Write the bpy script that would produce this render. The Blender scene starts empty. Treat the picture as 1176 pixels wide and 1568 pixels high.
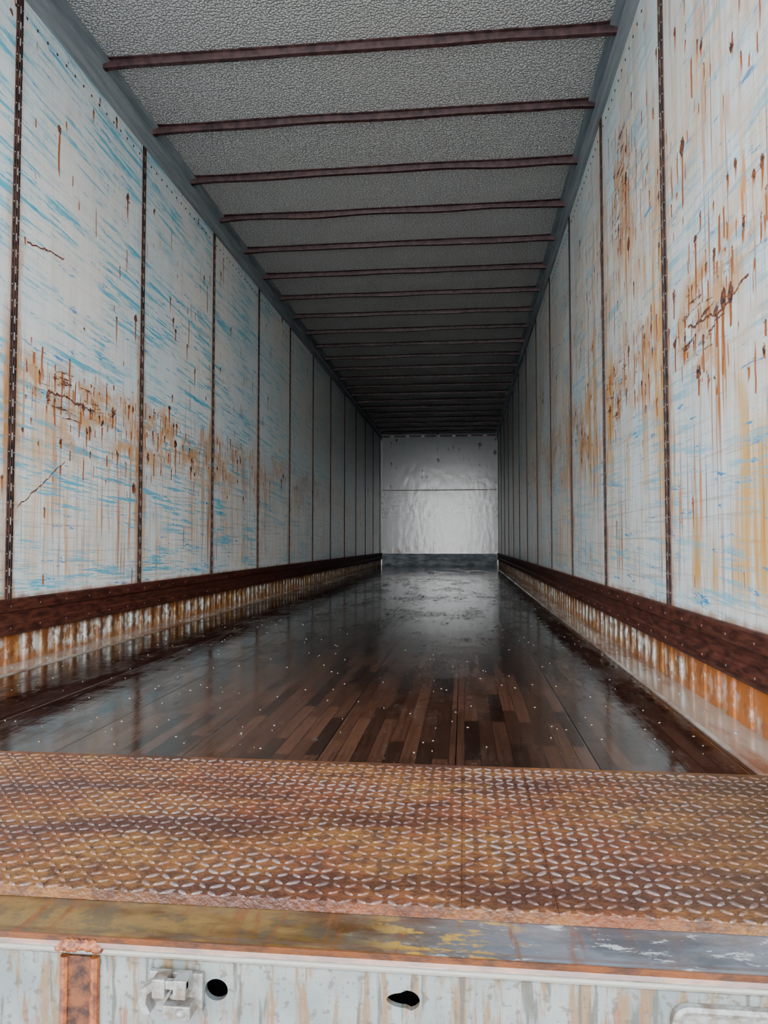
import bpy, bmesh, math, random
from mathutils import Vector, Matrix, noise as mnoise
random.seed(7)
XL, XR = -1.756, 0.719
YB = 15.8
HC = 2.835
YS = 0.99          # rear edge of tread plate
YP = 1.61          # tread plate / wood joint
scene = bpy.context.scene

# ------------------------------------------------------------------ node helpers
class NT:
    def __init__(s, name):
        s.m = bpy.data.materials.new(name); s.m.use_nodes = True
        s.t = s.m.node_tree; s.b = s.t.nodes['Principled BSDF']
        tc = s.t.nodes.new('ShaderNodeTexCoord'); s.P = tc.outputs['Object']
        sp = s.t.nodes.new('ShaderNodeSeparateXYZ'); s.t.links.new(s.P, sp.inputs[0])
        s.X, s.Y, s.Z = sp.outputs
    def set(s, sock, v):
        if isinstance(v, bpy.types.NodeSocket): s.t.links.new(v, sock)
        elif isinstance(v, tuple) and len(v) == 3 and len(sock.default_value) == 4: sock.default_value = (*v, 1)
        else: sock.default_value = v
    def ma(s, op, a, b=0.0, c=0.0, clamp=False):
        n = s.t.nodes.new('ShaderNodeMath'); n.operation = op; n.use_clamp = clamp
        s.set(n.inputs[0], a); s.set(n.inputs[1], b); s.set(n.inputs[2], c); return n.outputs[0]
    def mul(s, a, b): return s.ma('MULTIPLY', a, b)
    def add(s, a, b): return s.ma('ADD', a, b)
    def sub(s, a, b): return s.ma('SUBTRACT', a, b)
    def ss(s, x, lo, hi, o0=0.0, o1=1.0):
        n = s.t.nodes.new('ShaderNodeMapRange'); n.interpolation_type = 'SMOOTHSTEP'
        s.set(n.inputs[0], x); s.set(n.inputs[1], lo); s.set(n.inputs[2], hi); s.set(n.inputs[3], o0); s.set(n.inputs[4], o1)
        return n.outputs[0]
    def xyz(s, a, b, c=0.0):
        n = s.t.nodes.new('ShaderNodeCombineXYZ')
        for i, v in enumerate((a, b, c)): s.set(n.inputs[i], v)
        return n.outputs[0]
    def noise(s, vec, scale=1.0, detail=4.0, rough=0.5):
        n = s.t.nodes.new('ShaderNodeTexNoise'); s.set(n.inputs['Vector'], vec)
        n.inputs['Scale'].default_value = scale; n.inputs['Detail'].default_value = detail
        n.inputs['Roughness'].default_value = rough; return n.outputs[0]
    def mix(s, f, a, b, blend='MIX'):
        n = s.t.nodes.new('ShaderNodeMix'); n.data_type = 'RGBA'; n.blend_type = blend
        s.set(n.inputs[0], f); s.set(n.inputs[6], a); s.set(n.inputs[7], b); return n.outputs[2]
    def vor(s, vec, scale=1.0, feat='F1', dim='2D'):
        n = s.t.nodes.new('ShaderNodeTexVoronoi'); n.voronoi_dimensions = dim; n.feature = feat
        s.set(n.inputs['Vector'], vec); n.inputs['Scale'].default_value = scale; return n
    def gauss(s, U, V, u0, v0, su, sv):
        a = s.ma('DIVIDE', s.sub(U, u0), su); b = s.ma('DIVIDE', s.sub(V, v0), sv)
        return s.ma('EXPONENT', s.mul(s.add(s.mul(a, a), s.mul(b, b)), -1.0))
    def seg(s, U, V, u0, v0, u1, v1, w, wob):
        """mask of a scratch line from (u0,v0) to (u1,v1)"""
        k = (v1 - v0) / (u1 - u0)
        d = s.ma('ABSOLUTE', s.add(s.sub(s.sub(V, v0), s.mul(s.sub(U, u0), k)), wob))
        m = s.ss(d, w * .6, w * 1.3, 1.0, 0.0)
        return s.mul(m, s.mul(s.ma('GREATER_THAN', U, u0), s.ma('LESS_THAN', U, u1)))
    def bump(s, h, strength=0.3, dist=0.01):
        n = s.t.nodes.new('ShaderNodeBump'); n.inputs['Strength'].default_value = strength
        n.inputs['Distance'].default_value = dist; s.set(n.inputs['Height'], h)
        s.t.links.new(n.outputs[0], s.b.inputs['Normal'])
    def out(s, color=None, rough=None, metal=None, spec=None, coat=None, coatr=None):
        for k, v in (('Base Color', color), ('Roughness', rough), ('Metallic', metal), ('Specular IOR Level', spec), ('Coat Weight', coat), ('Coat Roughness', coatr)):
            if v is not None: s.set(s.b.inputs[k], v)
        return s.m

def pits(N, U, V, a, b, seed, dens, rmin, rmax, L, dis=0.05):
    """rust pits with drips below. returns (pit, drip) masks"""
    u = N.add(N.mul(U, a), seed); v = N.add(N.mul(V, b), seed * 1.7)
    vo = N.vor(N.xyz(u, v))
    sp = N.t.nodes.new('ShaderNodeSeparateXYZ'); N.t.links.new(vo.outputs['Position'], sp.inputs[0])
    sc = N.t.nodes.new('ShaderNodeSeparateColor'); N.t.links.new(vo.outputs['Color'], sc.inputs[0])
    R, G, B = sc.outputs[:3]
    dx = N.ma('DIVIDE', N.sub(u, sp.outputs[0]), a); dz = N.ma('DIVIDE', N.sub(v, sp.outputs[1]), b)
    pres = N.ma('GREATER_THAN', dens, R)
    r = N.ma('SQRT', N.add(N.mul(dx, dx), N.mul(N.mul(dz, dz), 0.6)))
    wob = N.noise(N.xyz(N.mul(U, 1.0), N.mul(V, .7), seed), 60.0, 5.0, 0.75)
    r = N.add(r, N.mul(N.sub(wob, 0.5), dis))
    size = N.add(rmin, N.mul(N.mul(G, N.mul(G, G)), rmax - rmin))
    pit = N.mul(N.ss(N.sub(size, r), -0.002, 0.002), pres)
    w2 = N.mul(N.sub(N.noise(N.xyz(N.mul(U, 3.0), N.mul(V, 9.0), seed), 1.0, 2.0), 0.5), 0.02)
    ax = N.ma('ABSOLUTE', N.add(dx, w2))
    wid = N.add(0.0015, N.mul(G, 0.006))
    line = N.ss(N.sub(wid, ax), -0.004, 0.002)
    depth = N.ma('DIVIDE', N.mul(dz, -1.0), N.add(0.03, N.mul(B, L)))
    fade = N.mul(N.ss(depth, -0.02, 0.05), N.ss(depth, 0.2, 1.0, 1.0, 0.0))
    return pit, N.mul(N.mul(line, fade), pres)

def wall_mat(name, seed, side):
    N = NT(name); U, V = N.Y, N.Z
    near = N.ss(U, 4.0, 11.0, 1.0, 0.25)
    P2 = N.xyz(U, V, seed)
    big = N.noise(P2, 1.1, 5.0, 0.6)
    col = N.mix(N.ss(big, 0.35, 0.65), (0.51, 0.59, 0.615), (0.61, 0.61, 0.575))
    vg = N.noise(N.xyz(N.mul(U, 26.0), N.mul(V, 0.9), seed), 1.0, 5.0, 0.6)
    col = N.mix(N.mul(N.ss(vg, 0.45, 0.75), 0.25), col, (0.42, 0.35, 0.23))
    hg = N.noise(N.xyz(N.add(N.mul(U, 1.1), N.mul(V, 0.5)), N.mul(V, 55.0), seed), 1.0, 4.0, 0.7)
    low = N.ss(V, 0.5, 1.5, 1.0, 0.3)
    col = N.mix(N.mul(N.mul(N.ss(hg, 0.54, 0.64), 0.65), low), col, (0.27, 0.29, 0.26))
    g1 = N.noise(N.xyz(N.mul(U, 90.0), N.mul(V, 2.5), seed + 3), 1.0, 2.0)
    col = N.mix(N.mul(N.mul(N.ss(g1, 0.60, 0.68), 0.6), low), col, (0.32, 0.23, 0.13))
    # yellow brown wash streaks
    band = N.mul(N.ss(V, 0.25, 0.4), N.ss(V, 1.1, 1.4 if side == 'L' else 2.75, 1.0, 0.10 if side == 'L' else .35))
    patch = N.ss(N.noise(N.xyz(N.mul(U, 2.6), N.mul(V, 1.2), seed + 90), 1.0, 3.0), .38, .60, .18, 1.0)
    st = N.noise(N.xyz(N.mul(U, 11.0), N.mul(V, 0.55), seed + 21), 1.0, 5.0, 0.65)
    stm = N.noise(N.xyz(N.mul(U, 1.6), N.mul(V, 1.3), seed + 22), 1.0, 3.0)
    sm = N.mul(N.mul(N.ss(st, 0.45, 0.62), N.ss(stm, 0.38, 0.55)), N.mul(band, near))
    col = N.mix(N.mul(sm, 0.9 if side == 'R' else 0.5), col, (0.52, 0.27, 0.045))
    for k, (fr, lo) in enumerate(((30.0, .55), (55.0, .59), (14.0, .58))):
        st2 = N.noise(N.xyz(N.mul(U, fr), N.mul(V, .7 + k*.3), seed + 41 + k*7), 1.0, 4.0, 0.65)
        f = N.mul(N.mul(N.ss(st2, lo, lo + .06), 1.0 if side == 'R' else .85), N.mul(band, near))
        col = N.mix(N.mul(f, patch), col, ((0.36, 0.12, 0.022), (0.20, 0.065, 0.025), (0.52, 0.17, 0.018))[k])
    # blue scuffs
    tilt = 1.4 if side == 'L' else -1.5
    bl = N.noise(N.xyz(N.mul(U, 1.8), N.add(N.mul(V, 30.0), N.mul(U, tilt)), seed + 9), 1.0, 6.0, 0.8)
    bm_ = N.noise(N.xyz(N.mul(U, 1.7), N.mul(V, 3.0), seed + 5), 1.0, 4.0)
    bm = N.mul(N.ss(bl, 0.50, 0.57), N.ss(bm_, 0.38, 0.54))
    col = N.mix(N.mul(N.mul(bm, 0.95 if side == 'L' else .6), near), col, (0.05, 0.34, 0.46))
    bs = N.noise(N.xyz(N.mul(U, 4.0), N.add(N.mul(V, 26.0), N.mul(U, tilt)), seed + 14), 1.0, 6.0, 0.8)
    col = N.mix(N.mul(N.mul(N.ss(bs, 0.59, 0.63), near), 0.95), col, (0.008, 0.20, 0.42))
    # pits
    if side == 'L':
        dens_band = N.mul(N.ss(V, 0.70, 1.02), N.ss(V, 1.18, 1.32, 1.0, 0.06))
        cl = N.gauss(U, V, 3.15, 1.14, .25, .09)
    else:
        dens_band = N.add(N.mul(N.ss(V, 0.80, 1.02), N.ss(V, 1.25, 1.5, 1.0, 0.0)), N.mul(N.ss(V, 1.4, 1.6), N.ss(V, 2.3, 2.6, 0.40, 0.0)))
        cl = N.add(N.gauss(U, V, 2.33, 1.16, .20, .09), N.add(N.gauss(U, V, 3.6, 1.2, .25, .12), N.gauss(U, V, 3.4, 2.1, .15, .25)))
    nn = N.noise(P2, 2.2, 3.0)
    dens = N.add(N.mul(N.mul(dens_band, N.ss(nn, 0.40, 0.62, 0.15, 1.0)), 0.85), 0.03)
    dens = N.add(N.mul(dens, near), cl)
    p1, d1 = pits(N, U, V, 9.0, 3.2, seed + 2.0, dens, 0.000, 0.024, 0.8)
    p2, d2 = pits(N, U, V, 17.0, 11.0, seed + 31.0, N.mul(dens, 0.85), -0.002, 0.013, 0.16)
    p3, d3 = pits(N, U, V, 12.0, 6.0, seed + 63.0, N.mul(dens, .8), -0.004, 0.020, 0.40, .09)
    drip = N.ma('MAXIMUM', d1, N.ma('MAXIMUM', d2, d3))
    pit = N.ma('MAXIMUM', p1, N.ma('MAXIMUM', p2, p3))
    gg = N.noise(N.xyz(N.mul(U, 6.0), N.mul(V, 40.0), seed + 77), 1.0, 5.0, .75)
    gouge = N.mul(N.ss(gg, .56, .60), N.ss(N.add(cl, N.mul(dens, .4)), .35, .6))
    wob = N.mul(N.sub(N.noise(N.xyz(N.mul(U, 7.0), N.mul(V, 7.0), seed), 1.0, 5, .7), .5), .06)
    if side == 'R':
        lines = N.ma('MAXIMUM', N.seg(U, V, 1.93, 1.160, 2.16, 1.130, .004, wob), N.seg(U, V, 2.16, 1.13, 2.44, 1.17, .005, N.mul(wob, 1.6)))
    else:
        lines = N.ma('MAXIMUM', N.seg(U, V, 2.78, 1.70, 3.06, 1.735, .004, wob), N.seg(U, V, 2.95, 1.13, 3.35, 1.11, .005, N.mul(wob, 1.8)))
        lines = N.ma('MAXIMUM', lines, N.seg(U, V, 2.75, .62, 3.1, .84, .003, wob))
    pit = N.ma('MAXIMUM', pit, N.ma('MAXIMUM', gouge, lines))
    halo = N.mul(N.ss(N.noise(P2, 9.0, 4, .6), .38, .60), N.ma('MINIMUM', N.mul(dens, .95), .8))
    col = N.mix(halo, col, (0.46, 0.22, 0.06))
    col = N.mix(N.mul(drip, 0.97), col, (0.29, 0.078, 0.014))
    col = N.mix(pit, col, N.mix(N.ss(N.noise(P2, 70.0), .4, .6), (0.026, 0.011, 0.009), (0.17, 0.05, 0.018)))
    # rust bleeding at the posts
    fs = N.ma('FRACT', N.ma('DIVIDE', N.sub(U, 2.70 - .58), 1.16))
    dsm = N.mul(N.ma('ABSOLUTE', N.sub(fs, .5)), 1.16)
    sb = N.ss(N.add(dsm, N.mul(N.sub(N.noise(N.xyz(N.mul(U, 8), N.mul(V, 3.5), seed+8), 1.0, 4, .7), .5), .16)), .02, .07, 1.0, 0.0)
    col = N.mix(N.mul(N.mul(sb, near), N.ss(V, 1.2, 2.2, .75, .15)), col, (0.33, 0.15, 0.04))
    bt = N.ss(N.add(V, N.mul(N.noise(N.xyz(N.mul(U, 18.0), V, seed)), 0.05)), 0.28, 0.31, 1.0, 0.0)
    col = N.mix(N.mul(bt, 0.8), col, (0.25, 0.11, 0.05))
    rough = N.add(0.20, N.add(N.mul(vg, 0.25), N.mul(pit, 0.4)))
    wav = N.noise(N.xyz(N.mul(U, 2.0), N.mul(V, 2.0), seed), 1.0, 2.0)
    N.bump(N.add(N.mul(wav, 1.5), N.add(N.mul(vg, 0.06), N.mul(pit, 0.12))), 0.35, 0.02)
    return N.out(col, rough)

def simple(name, c1, c2, scale=8.0, rough=0.5, metal=0.0, stretch=(1, 1, 1), bumpd=0.003, coat=0.0, spec=.5):
    N = NT(name)
    v = N.xyz(N.mul(N.X, stretch[0]), N.mul(N.Y, stretch[1]), N.mul(N.Z, stretch[2]))
    n = N.noise(v, scale, 6.0, 0.65)
    N.bump(n, 0.5, bumpd)
    return N.out(N.mix(N.ss(n, 0.35, 0.65), c1, c2), rough, metal, spec, coat=coat, coatr=0.08)

# ------------------------------------------------------------------ materials
M_wl = wall_mat('painted_wall_left', 3.0, 'L')
M_wr = wall_mat('painted_wall_right', 17.0, 'R')

N = NT('back_wall_paint')
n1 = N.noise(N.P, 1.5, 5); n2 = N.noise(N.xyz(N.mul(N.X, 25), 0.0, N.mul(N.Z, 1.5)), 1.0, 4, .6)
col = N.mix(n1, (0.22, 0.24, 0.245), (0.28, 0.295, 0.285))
col = N.mix(N.mul(N.ss(n2, .55, .7), .3), col, (0.20, 0.15, 0.10))
mb = N.mul(N.ss(N.Z, .9, 1.15), N.ss(N.Z, 1.32, 1.5, 1.0, .14))
p, d = pits(N, N.X, N.Z, 9.0, 6.0, 5.0, mb, 0.012, 0.05, 0.35, .08)
sc = N.noise(N.xyz(N.mul(N.X, 5), 0.0, N.mul(N.Z, 14)), 1.0, 5, .7)
col = N.mix(N.mul(N.mul(N.ss(sc, .50, .60), mb), .8), col, (0.07, 0.067, 0.063))
col = N.mix(N.mul(d, .8), col, (0.11, 0.05, 0.025)); col = N.mix(p, col, (0.022, 0.016, 0.014))
lw = N.ss(N.Z, .26, .55, .8, 0.0)
col = N.mix(N.mul(lw, N.ss(N.noise(N.P, 6.0, 4), .4, .6)), col, (0.14, 0.08, 0.04))
N.bump(N.noise(N.xyz(N.mul(N.X, 9), 0.0, N.mul(N.Z, 5)), 1.0, 2), 0.15, 0.02)
M_back = N.out(col, N.add(0.17, N.mul(n1, .06)), 0.0, 0.5)

N = NT('ceiling_stucco_aluminium')
vo = N.vor(N.xyz(N.X, N.Y), 75.0); vo2 = N.noise(N.P, 60.0, 3.0, .6)
h = N.add(N.ss(vo.outputs['Distance'], .1, .6), N.mul(vo2, 1.0))
blot = N.noise(N.P, 1.8, 4)
col = N.mix(N.ss(h, .5, 1.35), (0.74, 0.725, 0.68), (0.37, 0.365, 0.355))
col = N.mix(N.mul(N.ss(blot, .4, .7), .35), col, (0.48, 0.465, 0.41))
N.bump(h, 0.9, 0.008)
M_ceil = N.out(col, 0.42, 0.10)

M_bow = simple('rusty_bow_steel', (0.035, 0.018, 0.018), (0.090, 0.046, 0.043), 25.0, 0.5)
M_rail = simple('grey_rail_paint', (0.17, 0.195, 0.21), (0.27, 0.295, 0.305), 5.0, 0.42, 0.2, (6, .5, 6))
M_strip = simple('rusted_post_strip', (0.014, 0.010, 0.009), (0.055, 0.026, 0.020), 22.0, 0.65, spec=.3)
M_slot = simple('pale_slot', (0.24, 0.24, 0.23), (0.48, 0.48, 0.45), 30.0, 0.5)  # pale grey of the post slots and the bits atop the back wall
M_band = simple('rust_red_scuff_rail', (0.022, 0.008, 0.006), (0.066, 0.021, 0.013), 9.0, 0.5, 0.0, (1, 1.6, 8), spec=.35)
M_rivet = simple('rivet', (0.14, 0.09, 0.065), (0.26, 0.23, 0.20), 30.0, 0.4, .4)
M_dark = simple('dark_void', (0.012, 0.01, 0.009), (0.02, 0.016, 0.013), 8.0, 0.9)
M_kick = simple('kick_plate_metal', (0.055, 0.068, 0.080), (0.17, 0.195, 0.21), 4.0, 0.5, .0, (1, 1, 3), spec=.25)

N = NT('corrugated_rusty_base')
ph = N.ma('ABSOLUTE', N.sub(N.ma('FRACT', N.ma('DIVIDE', N.Y, 0.12)), 0.78))
rib = N.ss(N.add(N.mul(ph, -1.0), N.mul(N.sub(N.noise(N.P, 26.0, 4, .7), .5), .6)), -0.2, -0.04)
nn = N.noise(N.xyz(N.X, N.mul(N.Y, 9), N.mul(N.Z, 5)), 1.0, 5, .7)
col = N.mix(N.ss(nn, .42, .62), (0.42, 0.44, 0.41), (0.30, 0.17, 0.05))
col = N.mix(N.mul(N.ss(N.noise(N.P, 16.0, 5, .75), .46, .57), .9), col, (0.15, 0.055, 0.018))
col = N.mix(N.mul(rib, .9), col, (0.060, 0.022, 0.011))
# rust bleeding down from the scuff rail
col = N.mix(N.mul(N.ss(N.add(N.Z, N.mul(N.sub(nn, .5), .12)), .085, .115), .8), col, (0.10, 0.032, 0.012))
col = N.mix(N.ss(N.Z, .015, .05, .7, 0.0), col, (0.16, 0.065, 0.022))
col = N.mix(N.mul(N.ss(N.Y, 1.9, 3.4, .85, 0.0), N.ss(N.noise(N.P, 9.0, 5, .7), .3, .55)), col, (0.30, 0.085, 0.012))
M_corr = N.out(col, 0.42)
N = NT('wet_base_flange')
nn = N.noise(N.xyz(N.mul(N.X, 8), N.mul(N.Y, 1.6), 0.0), 1.0, 6, .65)
col = N.mix(N.ss(nn, .4, .65), (0.25, 0.21, 0.17), (0.11, 0.045, 0.024))
M_flange = N.out(col, N.ss(nn, .4, .7, .12, .4), 0.0, coat=.4, coatr=.06)

# wet wood floor
N = NT('wet_laminated_oak_floor')
br = N.t.nodes.new('ShaderNodeTexBrick'); N.set(br.inputs['Vector'], N.xyz(N.Y, N.X, 0.0))
br.inputs['Scale'].default_value = 1.0; br.inputs['Brick Width'].default_value = 0.36; br.inputs['Row Height'].default_value = 0.036
br.inputs['Mortar Size'].default_value = 0.0010; br.inputs['Mortar Smooth'].default_value = .3
br.inputs['Color1'].default_value = (0, 0, 0, 1); br.inputs['Color2'].default_value = (1, 1, 1, 1); br.inputs['Mortar'].default_value = (0, 0, 0, 1)
br.offset = 0.37; br.offset_frequency = 2
gr = N.noise(N.xyz(N.mul(N.X, 110), N.mul(N.Y, 4), 0.0), 1.0, 5, .6)
dk = N.noise(N.xyz(N.mul(N.X, 1.8), N.mul(N.Y, .8), 4.0), 1.0, 4, .6)
c0 = N.mix(br.outputs['Color'], (0.013, 0.007, 0.005), (0.060, 0.026, 0.015))
c0 = N.mix(N.mul(N.ss(gr, .4, .7), .5), c0, (0.010, 0.006, 0.005))
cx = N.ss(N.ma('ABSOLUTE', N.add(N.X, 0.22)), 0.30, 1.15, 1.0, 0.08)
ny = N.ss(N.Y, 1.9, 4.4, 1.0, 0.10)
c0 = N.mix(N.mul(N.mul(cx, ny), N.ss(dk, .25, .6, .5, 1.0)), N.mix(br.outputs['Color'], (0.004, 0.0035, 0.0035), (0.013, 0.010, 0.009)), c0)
sj = N.ma('ABSOLUTE', N.sub(N.ma('FRACT', N.ma('DIVIDE', N.add(N.X, .02), 0.305)), 0.5))
c0 = N.mix(N.ss(sj, 0.494, 0.498), c0, (0.003, 0.002, 0.002))
dirt = N.noise(N.xyz(N.mul(N.X, 24), N.mul(N.Y, 12), 11.0), 1.0, 6, .8)
dm = N.ss(dirt, .60, .66)
c0 = N.mix(N.mul(dm, .5), c0, (0.060, 0.050, 0.042))
wet = N.noise(N.xyz(N.mul(N.X, 3.6), N.mul(N.Y, 1.3), 1.0), 1.0, 6, .7)
wetf = N.noise(N.xyz(N.mul(N.X, 34), N.mul(N.Y, 5), 7.0), 1.0, 5, .75)
rough = N.add(N.ss(wet, .46, .58, .035, .17), N.add(N.mul(N.ss(wetf, .46, .62), .11), N.mul(dm, .2)))
tw = N.noise(N.P, 7.0, 2); tw2 = N.noise(N.xyz(N.mul(N.X, 5), N.mul(N.Y, 14), 3.0), 1.0, 3)
N.bump(N.add(N.add(N.mul(gr, .08), N.mul(tw2, .25)), N.add(N.mul(tw, .25), N.ss(sj, .49, .498, 0.0, -.2))), 0.22, 0.01)
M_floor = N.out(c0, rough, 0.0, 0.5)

def rust_plate(name, top):
    N = NT(name)
    a = N.noise(N.P, 3.2, 6, .65); b = N.noise(N.P, 38.0, 5, .7); c = N.noise(N.xyz(N.mul(N.X, 2.0), N.mul(N.Y, 7), 9.0), 1.0, 5, .6)
    col = N.mix(N.ss(a, .38, .64), (0.095, 0.027, 0.009), (0.135, 0.057, 0.013))
    col = N.mix(N.ss(c, .46, .62), col, (0.045, 0.017, 0.011))
    col = N.mix(N.mul(N.ss(b, .42, .62), .75), col, (0.030, 0.012, 0.007))
    col = N.mix(N.ss(N.X, .15, .6, 0.0, .5), col, (0.050, 0.031, 0.015))
    if top:
        w = N.noise(N.xyz(N.mul(N.X, 3.5), N.mul(N.Y, 8), 2.0), 1.0, 5, .65)
        col = N.mix(N.ss(w, .46, .62, .08, .65), col, (0.12, 0.090, 0.082))
        N.bump(b, .5, .002); return N.out(col, N.ss(b, .4, .6, .30, .6), .0, .4, coat=.12, coatr=.2)
    N.bump(N.add(b, N.noise(N.P, 130.0, 3)), .7, .004)
    return N.out(col, N.ss(c, .4, .65, .6, .34), .0, .35)
M_tread = rust_plate('wet_rust_plate', False); M_loz = rust_plate('worn_tread_lozenge', True)

N = NT('painted_rusty_sill')
a = N.noise(N.xyz(N.mul(N.X, 5), N.mul(N.Y, 12), N.mul(N.Z, 6)), 1.0, 6, .65)
gx = N.ss(N.add(N.X, N.mul(N.sub(a, .5), .6)), -0.22, 0.12)
ledge = N.mix(N.ss(a, .38, .62), (0.040, 0.019, 0.007), (0.125, 0.072, 0.022))
ledge = N.mix(N.mul(N.ss(N.noise(N.P, 22.0, 5, .7), .46, .58), .7), ledge, (0.045, 0.036, 0.023))
ledge = N.mix(gx, ledge, N.mix(N.ss(a, .4, .65), (0.095, 0.103, 0.114), (0.040, 0.043, 0.048)))
yel = N.mul(N.ss(N.noise(N.xyz(N.mul(N.X, 14), N.mul(N.Y, 30), 5.0), 1.0, 6, .7), .50, .57), N.ss(N.ma('ABSOLUTE', N.add(N.X, .02)), .03, .12, 1.0, .05))
ledge = N.mix(N.mul(yel, .8), ledge, (0.30, 0.17, 0.018))
wh = N.mul(N.ss(N.noise(N.xyz(N.mul(N.X, 20), N.mul(N.Y, 46), 15.0), 1.0, 6, .75), .57, .62), gx)
ledge = N.mix(N.mul(wh, .8), ledge, (0.28, 0.29, 0.28))
rl = N.noise(N.xyz(N.mul(N.X, 26), N.mul(N.Y, 3), 2.0), 1.0, 5, .7)
ledge = N.mix(N.mul(N.ss(rl, .52, .62), N.ss(N.X, -.1, .4, .8, .25)), ledge, (0.10, 0.032, 0.009))
dr = N.noise(N.xyz(N.mul(N.X, 40), 0.0, N.mul(N.Z, 5.0)), 1.0, 5, .7)
face = N.mix(N.ss(N.noise(N.P, 10.0, 5), .35, .65), (0.078, 0.088, 0.085), (0.120, 0.126, 0.112))
face = N.mix(N.mul(N.ss(dr, .50, .59), .85), face, (0.095, 0.050, 0.015))
d2 = N.noise(N.xyz(N.mul(N.X, 22), 3.0, N.mul(N.Z, 3.0)), 1.0, 5, .7)
face = N.mix(N.mul(N.ss(d2, .59, .64), .8), face, (0.100, 0.034, 0.010))
face = N.mix(N.mul(N.ss(N.noise(N.xyz(N.mul(N.X, 75), 0.0, N.mul(N.Z, 9)), 1.0, 3), .57, .66), .8), face, (0.032, 0.030, 0.022))
face = N.mix(N.mul(N.ss(N.noise(N.P, 90.0, 3), .56, .64), .65), face, (0.040, 0.034, 0.024))
ln = N.noise(N.xyz(N.mul(N.X, 14), N.mul(N.Y, 10), N.mul(N.Z, 60)), 1.0, 5, .7)
zl = N.add(N.Z, N.mul(N.sub(ln, .5), .008))
col = N.mix(N.ss(zl, -0.031, -0.029), face, (0.15, 0.138, 0.11))
col = N.mix(N.ss(zl, -0.0225, -0.0205), col, N.mix(N.ss(ln, .4, .6), (0.11, 0.034, 0.010), (0.045, 0.018, 0.009)))
isl = N.ma('MULTIPLY', N.ss(N.Y, 0.902, 0.907), N.ss(N.Z, -0.020, -0.018))
col = N.mix(isl, col, ledge)
N.bump(N.add(a, N.mul(ln, .5)), .6, .004)
M_sill = N.out(col, N.add(.16, N.mul(ln, .35)), .1, .4, coat=.25, coatr=.1)
M_rust = simple('wet_orange_rust', (0.045, 0.009, 0.003), (0.17, 0.045, 0.007), 60.0, 0.4, 0.0, bumpd=.004, coat=.12, spec=.3)
M_slotbk = simple('slot_rust_dark', (0.014, 0.006, 0.004), (0.085, 0.026, 0.008), 60.0, 0.6, spec=.2)
M_cast = simple('grey_cast_paint', (0.15, 0.155, 0.145), (0.07, 0.048, 0.03), 55.0, 0.45, .1, coat=.15)
M_frame = simple('rear_frame_paint', (0.50, 0.52, 0.52), (0.36, 0.30, 0.22), 5.0, 0.45)
M_ground = simple('pale_bounce_ground', (0.55, 0.55, 0.53), (0.65, 0.65, 0.63), 3.0, 0.6)  # unseen ground, made pale to bounce more light onto the ceiling
M_bit = simple('pale_debris', (0.45, 0.42, 0.37), (0.28, 0.20, 0.12), 20.0, .6)

# ------------------------------------------------------------------ mesh helpers
def box(bm, x0, x1, y0, y1, z0, z1, mi=0):
    v = [bm.verts.new(p) for p in ((x0,y0,z0),(x1,y0,z0),(x1,y1,z0),(x0,y1,z0),(x0,y0,z1),(x1,y0,z1),(x1,y1,z1),(x0,y1,z1))]
    for f in ((0,3,2,1),(4,5,6,7),(0,1,5,4),(1,2,6,5),(2,3,7,6),(3,0,4,7)):
        fc = bm.faces.new([v[i] for i in f]); fc.material_index = mi
def extr_x(bm, prof, x0, x1, mi=0, n=1):
    rings = []
    for k in range(n + 1):
        x = x0 + (x1 - x0) * k / n
        rings.append([bm.verts.new((x, p[0], p[1])) for p in prof])
    m = len(prof)
    for a, b in zip(rings, rings[1:]):
        for i in range(m):
            f = bm.faces.new((a[i], b[i], b[(i+1) % m], a[(i+1) % m])); f.material_index = mi
    bm.faces.new(rings[0]).material_index = mi; bm.faces.new(rings[-1][::-1]).material_index = mi
def extr_y(bm, prof, y0, y1, mi=0):
    a = [bm.verts.new((p[0], y0, p[1])) for p in prof]; b = [bm.verts.new((p[0], y1, p[1])) for p in prof]
    m = len(prof)
    for i in range(m):
        f = bm.faces.new((a[i], a[(i+1) % m], b[(i+1) % m], b[i])); f.material_index = mi
    bm.faces.new(a[::-1]).material_index = mi; bm.faces.new(b).material_index = mi
def dome(bm, c, ax, r, h, mi=0, n=8):
    ax = Vector(ax).normalized(); t = ax.orthogonal().normalized(); s = ax.cross(t); c = Vector(c)
    r0 = [bm.verts.new(c + (t*math.cos(i*2*math.pi/n) + s*math.sin(i*2*math.pi/n))*r) for i in range(n)]
    r1 = [bm.verts.new(c + ax*h*.7 + (t*math.cos(i*2*math.pi/n) + s*math.sin(i*2*math.pi/n))*r*.7) for i in range(n)]
    tp = bm.verts.new(c + ax*h)
    for i in range(n):
        bm.faces.new((r0[i], r0[(i+1) % n], r1[(i+1) % n], r1[i])).material_index = mi
        bm.faces.new((r1[i], r1[(i+1) % n], tp)).material_index = mi
def finish(bm, name, mats, parent=None, bevel=0, smooth=False):
    bmesh.ops.recalc_face_normals(bm, faces=bm.faces[:])
    me = bpy.data.meshes.new(name); bm.to_mesh(me); bm.free()
    for m in (mats if isinstance(mats, list) else [mats]): me.materials.append(m)
    if smooth:
        for p in me.polygons: p.use_smooth = True
    o = bpy.data.objects.new(name, me); scene.collection.objects.link(o)
    if parent: o.parent = parent
    if bevel:
        b = o.modifiers.new('bev', 'BEVEL'); b.width = bevel; b.segments = 2; b.limit_method = 'ANGLE'
    return o

seams = [2.70 + 1.16 * k for k in range(-1, 12) if 1.0 < 2.70 + 1.16*k < YB - .1]
bows = [3.365 + 0.58 * k for k in range(-4, 22) if 1.1 < 3.365 + .58*k < YB - .08]
ZP = 0.255

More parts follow.
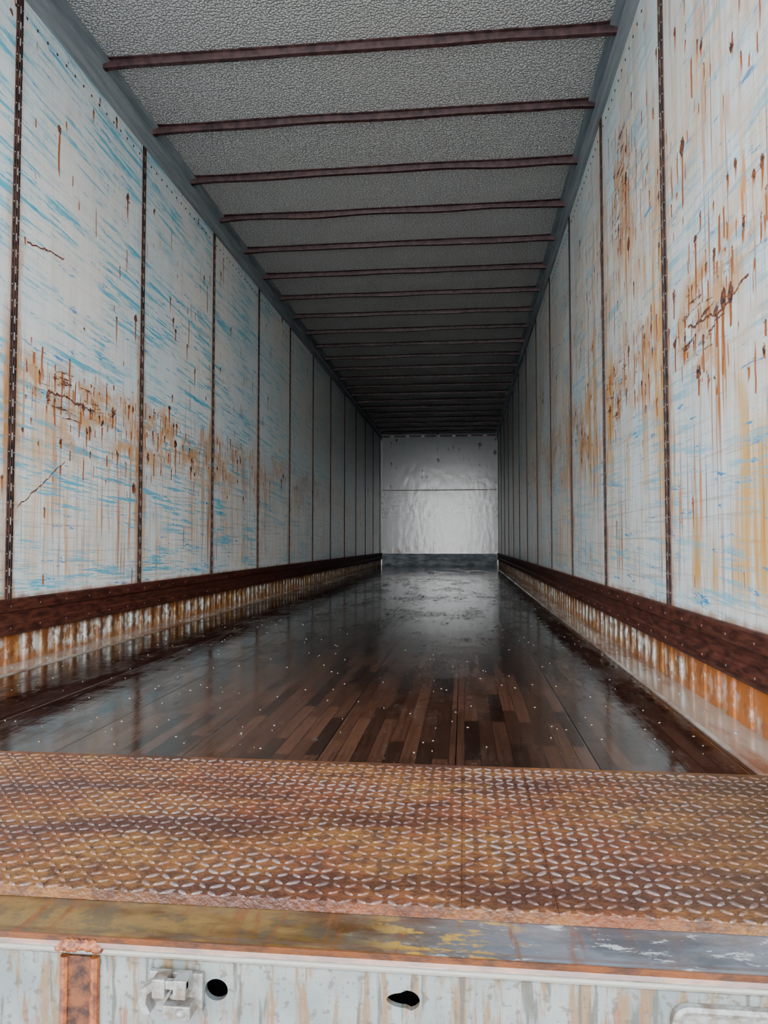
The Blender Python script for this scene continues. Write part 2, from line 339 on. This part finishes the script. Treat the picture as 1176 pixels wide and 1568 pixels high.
# ------------------------------------------------------------------ shell
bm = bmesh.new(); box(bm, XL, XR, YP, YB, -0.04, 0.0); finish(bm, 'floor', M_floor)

def wall(name, x, sgn, mat, hw):
    bm = bmesh.new()
    edges = [0.99] + seams + [YB]
    for a, b in zip(edges, edges[1:]):
        xa, xb = sorted((x, x - sgn*0.04)); box(bm, xa, xb, a + 0.0015, b - 0.0015, ZP - .02, HC)
    xa, xb = sorted((x - sgn*0.04, x - sgn*0.05)); box(bm, xa, xb, 0.99, YB, -0.04, HC, 1)
    for s in seams:
        xa, xb = sorted((x - sgn*.001, x + sgn*0.004)); box(bm, xa, xb, s - hw, s + hw, ZP - .01, HC - .14, 2)
        for o in (-.008, .006):
            xa, xb = sorted((x + sgn*.003, x + sgn*0.0065)); box(bm, xa, xb, s + o, s + o + .003, ZP - .01, HC - .14, 2)
        z = ZP + .03
        while z < HC - .2 and s < 8:
            xa, xb = sorted((x + sgn*.003, x + sgn*0.0052)); box(bm, xa, xb, s - .005, s + .004, z, z + .030, 3); z += .066
        if s < 8:
            for off in (-hw*.75, hw*.75):
                z = ZP + .05
                while z < HC - .2:
                    dome(bm, (x + sgn*.004, s + off, z), (sgn, 0, 0), .0035, .002, 4, 6); z += .066
    y = 1.1
    while y < 11:
        dome(bm, (x, y, HC - .225), (sgn, 0, 0), .007, .003, 2, 6); y += .075
    return finish(bm, name, [mat, M_dark, M_strip, M_slot, M_rivet])
wall('wall_left', XL, 1, M_wl, .021); wall('wall_right', XR, -1, M_wr, .028)

bm = bmesh.new()
box(bm, XL, XR, YB, YB + .05, -0.04, HC)
for (x0, x1) in ((XL, -.62), (-.615, XR)):
    box(bm, x0 + .02, x1 - .003, YB - .008, YB, 0.28, 1.592)
box(bm, XL + .02, XR - .02, YB - .008, YB, 1.612, HC - .09)
box(bm, XL + .02, XR - .02, YB - .006, YB, 1.592, 1.612, 3)
for x in [XL + .06 + i*.118 for i in range(21)]:
    for z in (1.57, 1.635, .31): dome(bm, (x, YB - .008, z), (0, -1, 0), .007, .004, 2, 6)
for x in (-.64, -.595):
    for k in range(12): dome(bm, (x, YB - .008, .36 + k*.1), (0, -1, 0), .006, .004, 2, 6)
box(bm, XL + .02, XR - .02, YB - .016, YB, 0.0, 0.245, 1)
for x in (-1.1, -.35, .25): box(bm, x - .09, x + .09, YB - .021, YB - .016, 0.03, 0.20, 1)
box(bm, XL + .02, XR - .02, YB - .03, YB, HC - .09, HC - .055, 3)
for i in range(7): box(bm, XL + .2 + i*.33, XL + .27 + i*.33, YB - .05, YB - .03, HC - .10, HC - .06, 4)
finish(bm, 'wall_back', [M_back, M_kick, M_rivet, M_bow, M_slot])

bm = bmesh.new(); box(bm, XL - .05, XR + .05, 0.92, YB + .05, HC, HC + .03); finish(bm, 'ceiling', M_ceil)

bm = bmesh.new()
for yb in bows:
    n = 30; rings = []
    ph = random.random() * 50
    for k in range(n + 1):
        t = k / n; x = XL + .012 + (XR - XL - .024) * t
        e = .010 * max(0, 1 - min(t, 1 - t) / .05)
        dy = .012 * (mnoise.noise(Vector((x*1.6, ph, 0)))); dz = .009 * mnoise.noise(Vector((x*2.3, ph, 9)))
        prof = [(-.030 - e, HC), (-.030 - e, HC - .004), (-.016, HC - .006), (-.013, HC - .036 + dz - e*.6), (.013, HC - .036 + dz - e*.6), (.016, HC - .006), (.030 + e, HC - .004), (.030 + e, HC)]
        rings.append([bm.verts.new((x, yb + dy + p[0], p[1])) for p in prof])
    for a, b in zip(rings, rings[1:]):
        for i in range(8): bm.faces.new((a[i], b[i], b[(i+1) % 8], a[(i+1) % 8]))
    bm.faces.new(rings[0]); bm.faces.new(rings[-1][::-1])
finish(bm, 'roof_bows', M_bow)

def rail(name, x, sgn):
    bm = bmesh.new()
    pr = [(0, HC), (.050, HC), (.050, HC-.008), (.014, HC-.020), (.014, HC-.055), (.024, HC-.062), (.024, HC-.078), (.012, HC-.085), (.012, HC-.145), (.018, HC-.150), (.018, HC-.158), (0, HC-.160)]
    extr_y(bm, [(x + sgn*p[0], p[1]) for p in pr], 0.99, YB - .01)
    return finish(bm, name, M_rail)
rail('trim_1', XL, 1); rail('trim_2', XR, -1)

def base(name, x, sgn):
    bm = bmesh.new()
    pr = [(-.03, .262), (.012, .262), (.017, .256), (.017, .215), (.011, .208), (.011, .170), (.017, .163), (.017, .132), (.010, .122), (-.03, .122)]
    extr_y(bm, [(x + sgn*p[0], p[1]) for p in pr], 1.0, YB - .02, 0)
    pts = []; y = 1.02
    while y < YB - .1:
        for dy, d in ((0, 0), (.075, 0), (.083, -.005), (.112, -.005), (.12, 0)): pts.append((y + dy, d))
        y += .12
    lo = [bm.verts.new((x + sgn*d, yy, .006)) for yy, d in pts]; hi = [bm.verts.new((x + sgn*d, yy, .128)) for yy, d in pts]
    for i in range(len(pts) - 1): bm.faces.new((lo[i], lo[i+1], hi[i+1], hi[i])).material_index = 1
    pr = [(-.03, -.002), (-.03, .008), (.0, .008), (.108, .006), (.118, .003), (.118, -.002)]
    extr_y(bm, [(x + sgn*p[0], p[1]) for p in pr], YP + .001, YB - .02, 2)
    y = 1.7
    while y < 9:
        dome(bm, (x + sgn*.05, y, .0075), (0, 0, 1), .008, .004, 3); y += .24
    y = 1.1
    while y < 10:
        for z in (.233, .148): dome(bm, (x + sgn*.016, y, z), (sgn, 0, 0), .006, .005, 0)
        y += .2
    return finish(bm, name, [M_band, M_corr, M_flange, M_rivet])
base('baseboard_left', XL, 1); base('baseboard_right', XR, -1)

# ------------------------------------------------------------------ tread plate threshold
bm = bmesh.new()
box(bm, XL, XR, YS + .002, YP, -.012, .0032, 0)
cuts = [XL, -.585, -.005, .12, XR]
for a, b in zip(cuts, cuts[1:]): box(bm, a + .0006, b - .0006, YS, YP, .002, .004, 0)
px, py = .0205, .0220; i = 0
x = XL + .02
while x < XR - .012:
    j = 0; y = YS + .002
    while y < YP - .008:
        ang = math.radians(38 if (i + j) % 2 else -38) + random.uniform(-.12, .12)
        s = random.uniform(.75, 1.08)
        L, W, Hh = .0106*s, .0037*s, .0020
        ca, sa = math.cos(ang), math.sin(ang)
        def pt(u, v, z): return bm.verts.new((x + u*ca - v*sa, y + u*sa + v*ca, z))
        o = [pt(-L, 0, .004), pt(-L*.5, -W, .004), pt(L*.5, -W, .004), pt(L, 0, .004), pt(L*.5, W, .004), pt(-L*.5, W, .004)]
        q = [pt(-L*.75, 0, .004+Hh), pt(-L*.4, -W*.5, .004+Hh), pt(L*.4, -W*.5, .004+Hh), pt(L*.75, 0, .004+Hh), pt(L*.4, W*.5, .004+Hh), pt(-L*.4, W*.5, .004+Hh)]
        for k in range(6): bm.faces.new((o[k], o[(k+1) % 6], q[(k+1) % 6], q[k])).material_index = 1
        bm.faces.new(q).material_index = 1
        y += py; j += 1
    x += px; i += 1
finish(bm, 'tread_plate_threshold', [M_tread, M_loz])

# ------------------------------------------------------------------ rear sill
bm = bmesh.new()
prof = [(1.02, -.0125), (.995, -.0125), (.920, -.014), (.910, -.012), (.902, -.0125), (.895, -.016), (.893, -.021), (.896, -.0245), (.894, -.027), (.896, -.031), (.900, -.034), (.900, -.30), (.908, -.30), (.908, -.03), (1.02, -.03)]
extr_x(bm, prof, XL - .05, XR + .05, 0, 60)
sill = finish(bm, 'rear_sill', M_sill)
def cutter(x, z, rx, rz, tear=False):
    bm = bmesh.new(); n = 20; A = []; B = []
    for k in range(n):
        t = 2*math.pi*k/n; cx = math.cos(t)*rx; cz = math.sin(t)*rz
        if tear and cx < 0: cx *= 1.5; cz *= .75
        A.append(bm.verts.new((x + cx, .87, z + cz))); B.append(bm.verts.new((x + cx, .93, z + cz)))
    for k in range(n): bm.faces.new((A[k], A[(k+1) % n], B[(k+1) % n], B[k]))
    bm.faces.new(A); bm.faces.new(B)
    return finish(bm, 'cut', M_dark)
cs = [cutter(-.303, -.066, .0145, .013), cutter(-.070, -.064, .016, .012, True)]
for c in cs:
    m = sill.modifiers.new('b', 'BOOLEAN'); m.object = c; m.solver = 'EXACT'
bpy.context.view_layer.update()
dg = bpy.context.evaluated_depsgraph_get()
me = bpy.data.meshes.new_from_object(sill.evaluated_get(dg))
sill.modifiers.clear(); sill.data = me
for c in cs: bpy.data.objects.remove(c)
bm = bmesh.new(); box(bm, XL - .04, XR + .04, .975, .985, -.30, -.031); box(bm, XL - .04, XR + .04, .909, .984, -.30, -.29)
finish(bm, 'sill_light_block', M_dark, sill)  # added to shut out sky light; near-black keeps the sill holes dark

# rusted slot in the sill
bm = bmesh.new()
box(bm, -.492, -.463, .896, .8995, -.30, -.034, 1)
for xx in (-.497, -.458):
    n = 10; a = []; b = []
    for k in range(n):
        t = 2*math.pi*k/n
        a.append(bm.verts.new((xx + .006*math.cos(t), .898 + .007*math.sin(t), -.30))); b.append(bm.verts.new((xx + .006*math.cos(t), .898 + .007*math.sin(t), -.034)))
    for k in range(n): bm.faces.new((a[k], a[(k+1) % n], b[(k+1) % n], b[k]))
    bm.faces.new(a); bm.faces.new(b)
for k in range(16):
    dome(bm, (-.505 + k*.0035, .897, -.019 - .005*random.random()), (0, -1, .6), .007, .004 + .004*random.random(), 0, 8)
finish(bm, 'rusted_slot', [M_rust, M_slotbk], sill)

bm = bmesh.new()
box(bm, -.385, -.318, .892, .8995, -.090, -.044)
box(bm, -.372, -.356, .868, .893, -.062, -.040)
box(bm, -.346, -.330, .868, .893, -.062, -.040)
box(bm, -.372, -.330, .870, .878, -.052, -.042)
box(bm, -.360, -.326, .872, .893, -.088, -.072)
pts = [(-.385, -.088), (-.392, -.072), (-.388, -.056), (-.374, -.047), (-.372, -.057), (-.380, -.062), (-.382, -.072), (-.376, -.084)]
a = [bm.verts.new((p[0], .874, p[1])) for p in pts]; b = [bm.verts.new((p[0], .892, p[1])) for p in pts]
for k in range(8): bm.faces.new((a[k], a[(k+1) % 8], b[(k+1) % 8], b[k]))
bm.faces.new(a); bm.faces.new(b)
dome(bm, (-.338, .872, -.080), (0, -1, 0), .007, .006)
dome(bm, (-.351, .892, -.066), (0, -1, 0), .006, .016)
finish(bm, 'latch_bracket', M_cast, bevel=.0018)

bm = bmesh.new()
def rr(x0, x1, z0, z1, r, y):
    v = []
    for cx, cz, a0 in ((x1-r, z1-r, 0), (x0+r, z1-r, 90), (x0+r, z0+r, 180), (x1-r, z0+r, 270)):
        for k in range(6):
            t = math.radians(a0 + k*18); v.append(bm.verts.new((cx + r*math.cos(t), y, cz + r*math.sin(t))))
    return v
X0, X1, Z0, Z1 = .232, .44, -.15, -.045
R = [rr(X0, X1, Z0, Z1, .02, .8995), rr(X0+.001, X1-.001, Z0+.001, Z1-.001, .019, .892), rr(X0+.005, X1-.005, Z0+.005, Z1-.005, .016, .889), rr(X0+.010, X1-.010, Z0+.010, Z1-.010, .012, .892), rr(X0+.011, X1-.011, Z0+.011, Z1-.011, .011, .897)]
for a, b in zip(R, R[1:]):
    for k in range(24): bm.faces.new((a[k], a[(k+1) % 24], b[(k+1) % 24], b[k]))
bm.faces.new(R[-1])
finish(bm, 'light_housing_frame', M_cast)

bm = bmesh.new()
for x0, x1 in ((XL - .05, XL - .002), (XR + .002, XR + .05)): box(bm, x0, x1, .92, .988, -.0, HC)
finish(bm, 'rear_door_frame', M_frame, bevel=.004)
bm = bmesh.new(); box(bm, -60, 60, -80, 40, -1.35, -1.25); finish(bm, 'ground', M_ground)

bm = bmesh.new()
for k in range(480):
    yy = 1.7 + 8.0 * random.random()**1.4; xx = random.uniform(XL + .15, XR - .15); r = random.uniform(.0008, .0026) * (1 + .12*yy)
    n = 5; a0 = random.random()*6
    vs = [bm.verts.new((xx + r*random.uniform(.6, 1.6)*math.cos(a0 + i*2*math.pi/n), yy + r*random.uniform(.6, 1.6)*math.sin(a0 + i*2*math.pi/n), .0006)) for i in range(n)]
    tp = bm.verts.new((xx, yy, .002))
    for i in range(n): bm.faces.new((vs[i], vs[(i+1) % n], tp))
finish(bm, 'floor_debris', M_bit)

# ------------------------------------------------------------------ light : overcast sky, brighter low behind the viewer
w = bpy.data.worlds.new('overcast'); scene.world = w; w.use_nodes = True
nt = w.node_tree; bg = nt.nodes['Background']
tc = nt.nodes.new('ShaderNodeTexCoord'); sp = nt.nodes.new('ShaderNodeSeparateXYZ'); nt.links.new(tc.outputs['Generated'], sp.inputs[0])
cr = nt.nodes.new('ShaderNodeValToRGB'); nt.links.new(sp.outputs[2], cr.inputs[0])
cr.color_ramp.elements[0].color = (1.0, 1.0, 1.0, 1); cr.color_ramp.elements[1].color = (.72, .84, 1.0, 1); cr.color_ramp.elements[1].position = .8
nt.links.new(cr.outputs[0], bg.inputs[0])
def wm(op, a, b):
    n = nt.nodes.new('ShaderNodeMath'); n.operation = op
    for s, v in zip(n.inputs, (a, b)):
        if isinstance(v, bpy.types.NodeSocket): nt.links.new(v, s)
        else: s.default_value = v
    return n.outputs[0]
fy = wm('MAXIMUM', wm('MULTIPLY', sp.outputs[1], -1.0), 0.0)
lobe = wm('POWER', fy, 3.0)
st = wm('ADD', wm('MULTIPLY', lobe, 38.0), 8.0)
nt.links.new(st, bg.inputs[1])
scene.view_settings.view_transform = 'AgX'
scene.view_settings.look = 'AgX - Punchy'

cam = bpy.data.cameras.new('camera'); co = bpy.data.objects.new('camera', cam); scene.collection.objects.link(co)
cam.sensor_fit = 'VERTICAL'; cam.sensor_height = 36; cam.lens = 26.0; cam.clip_start = .02
co.location = (0, 0, .48); co.rotation_euler = (math.radians(92.37), 0, math.radians(6.15))
scene.camera = co
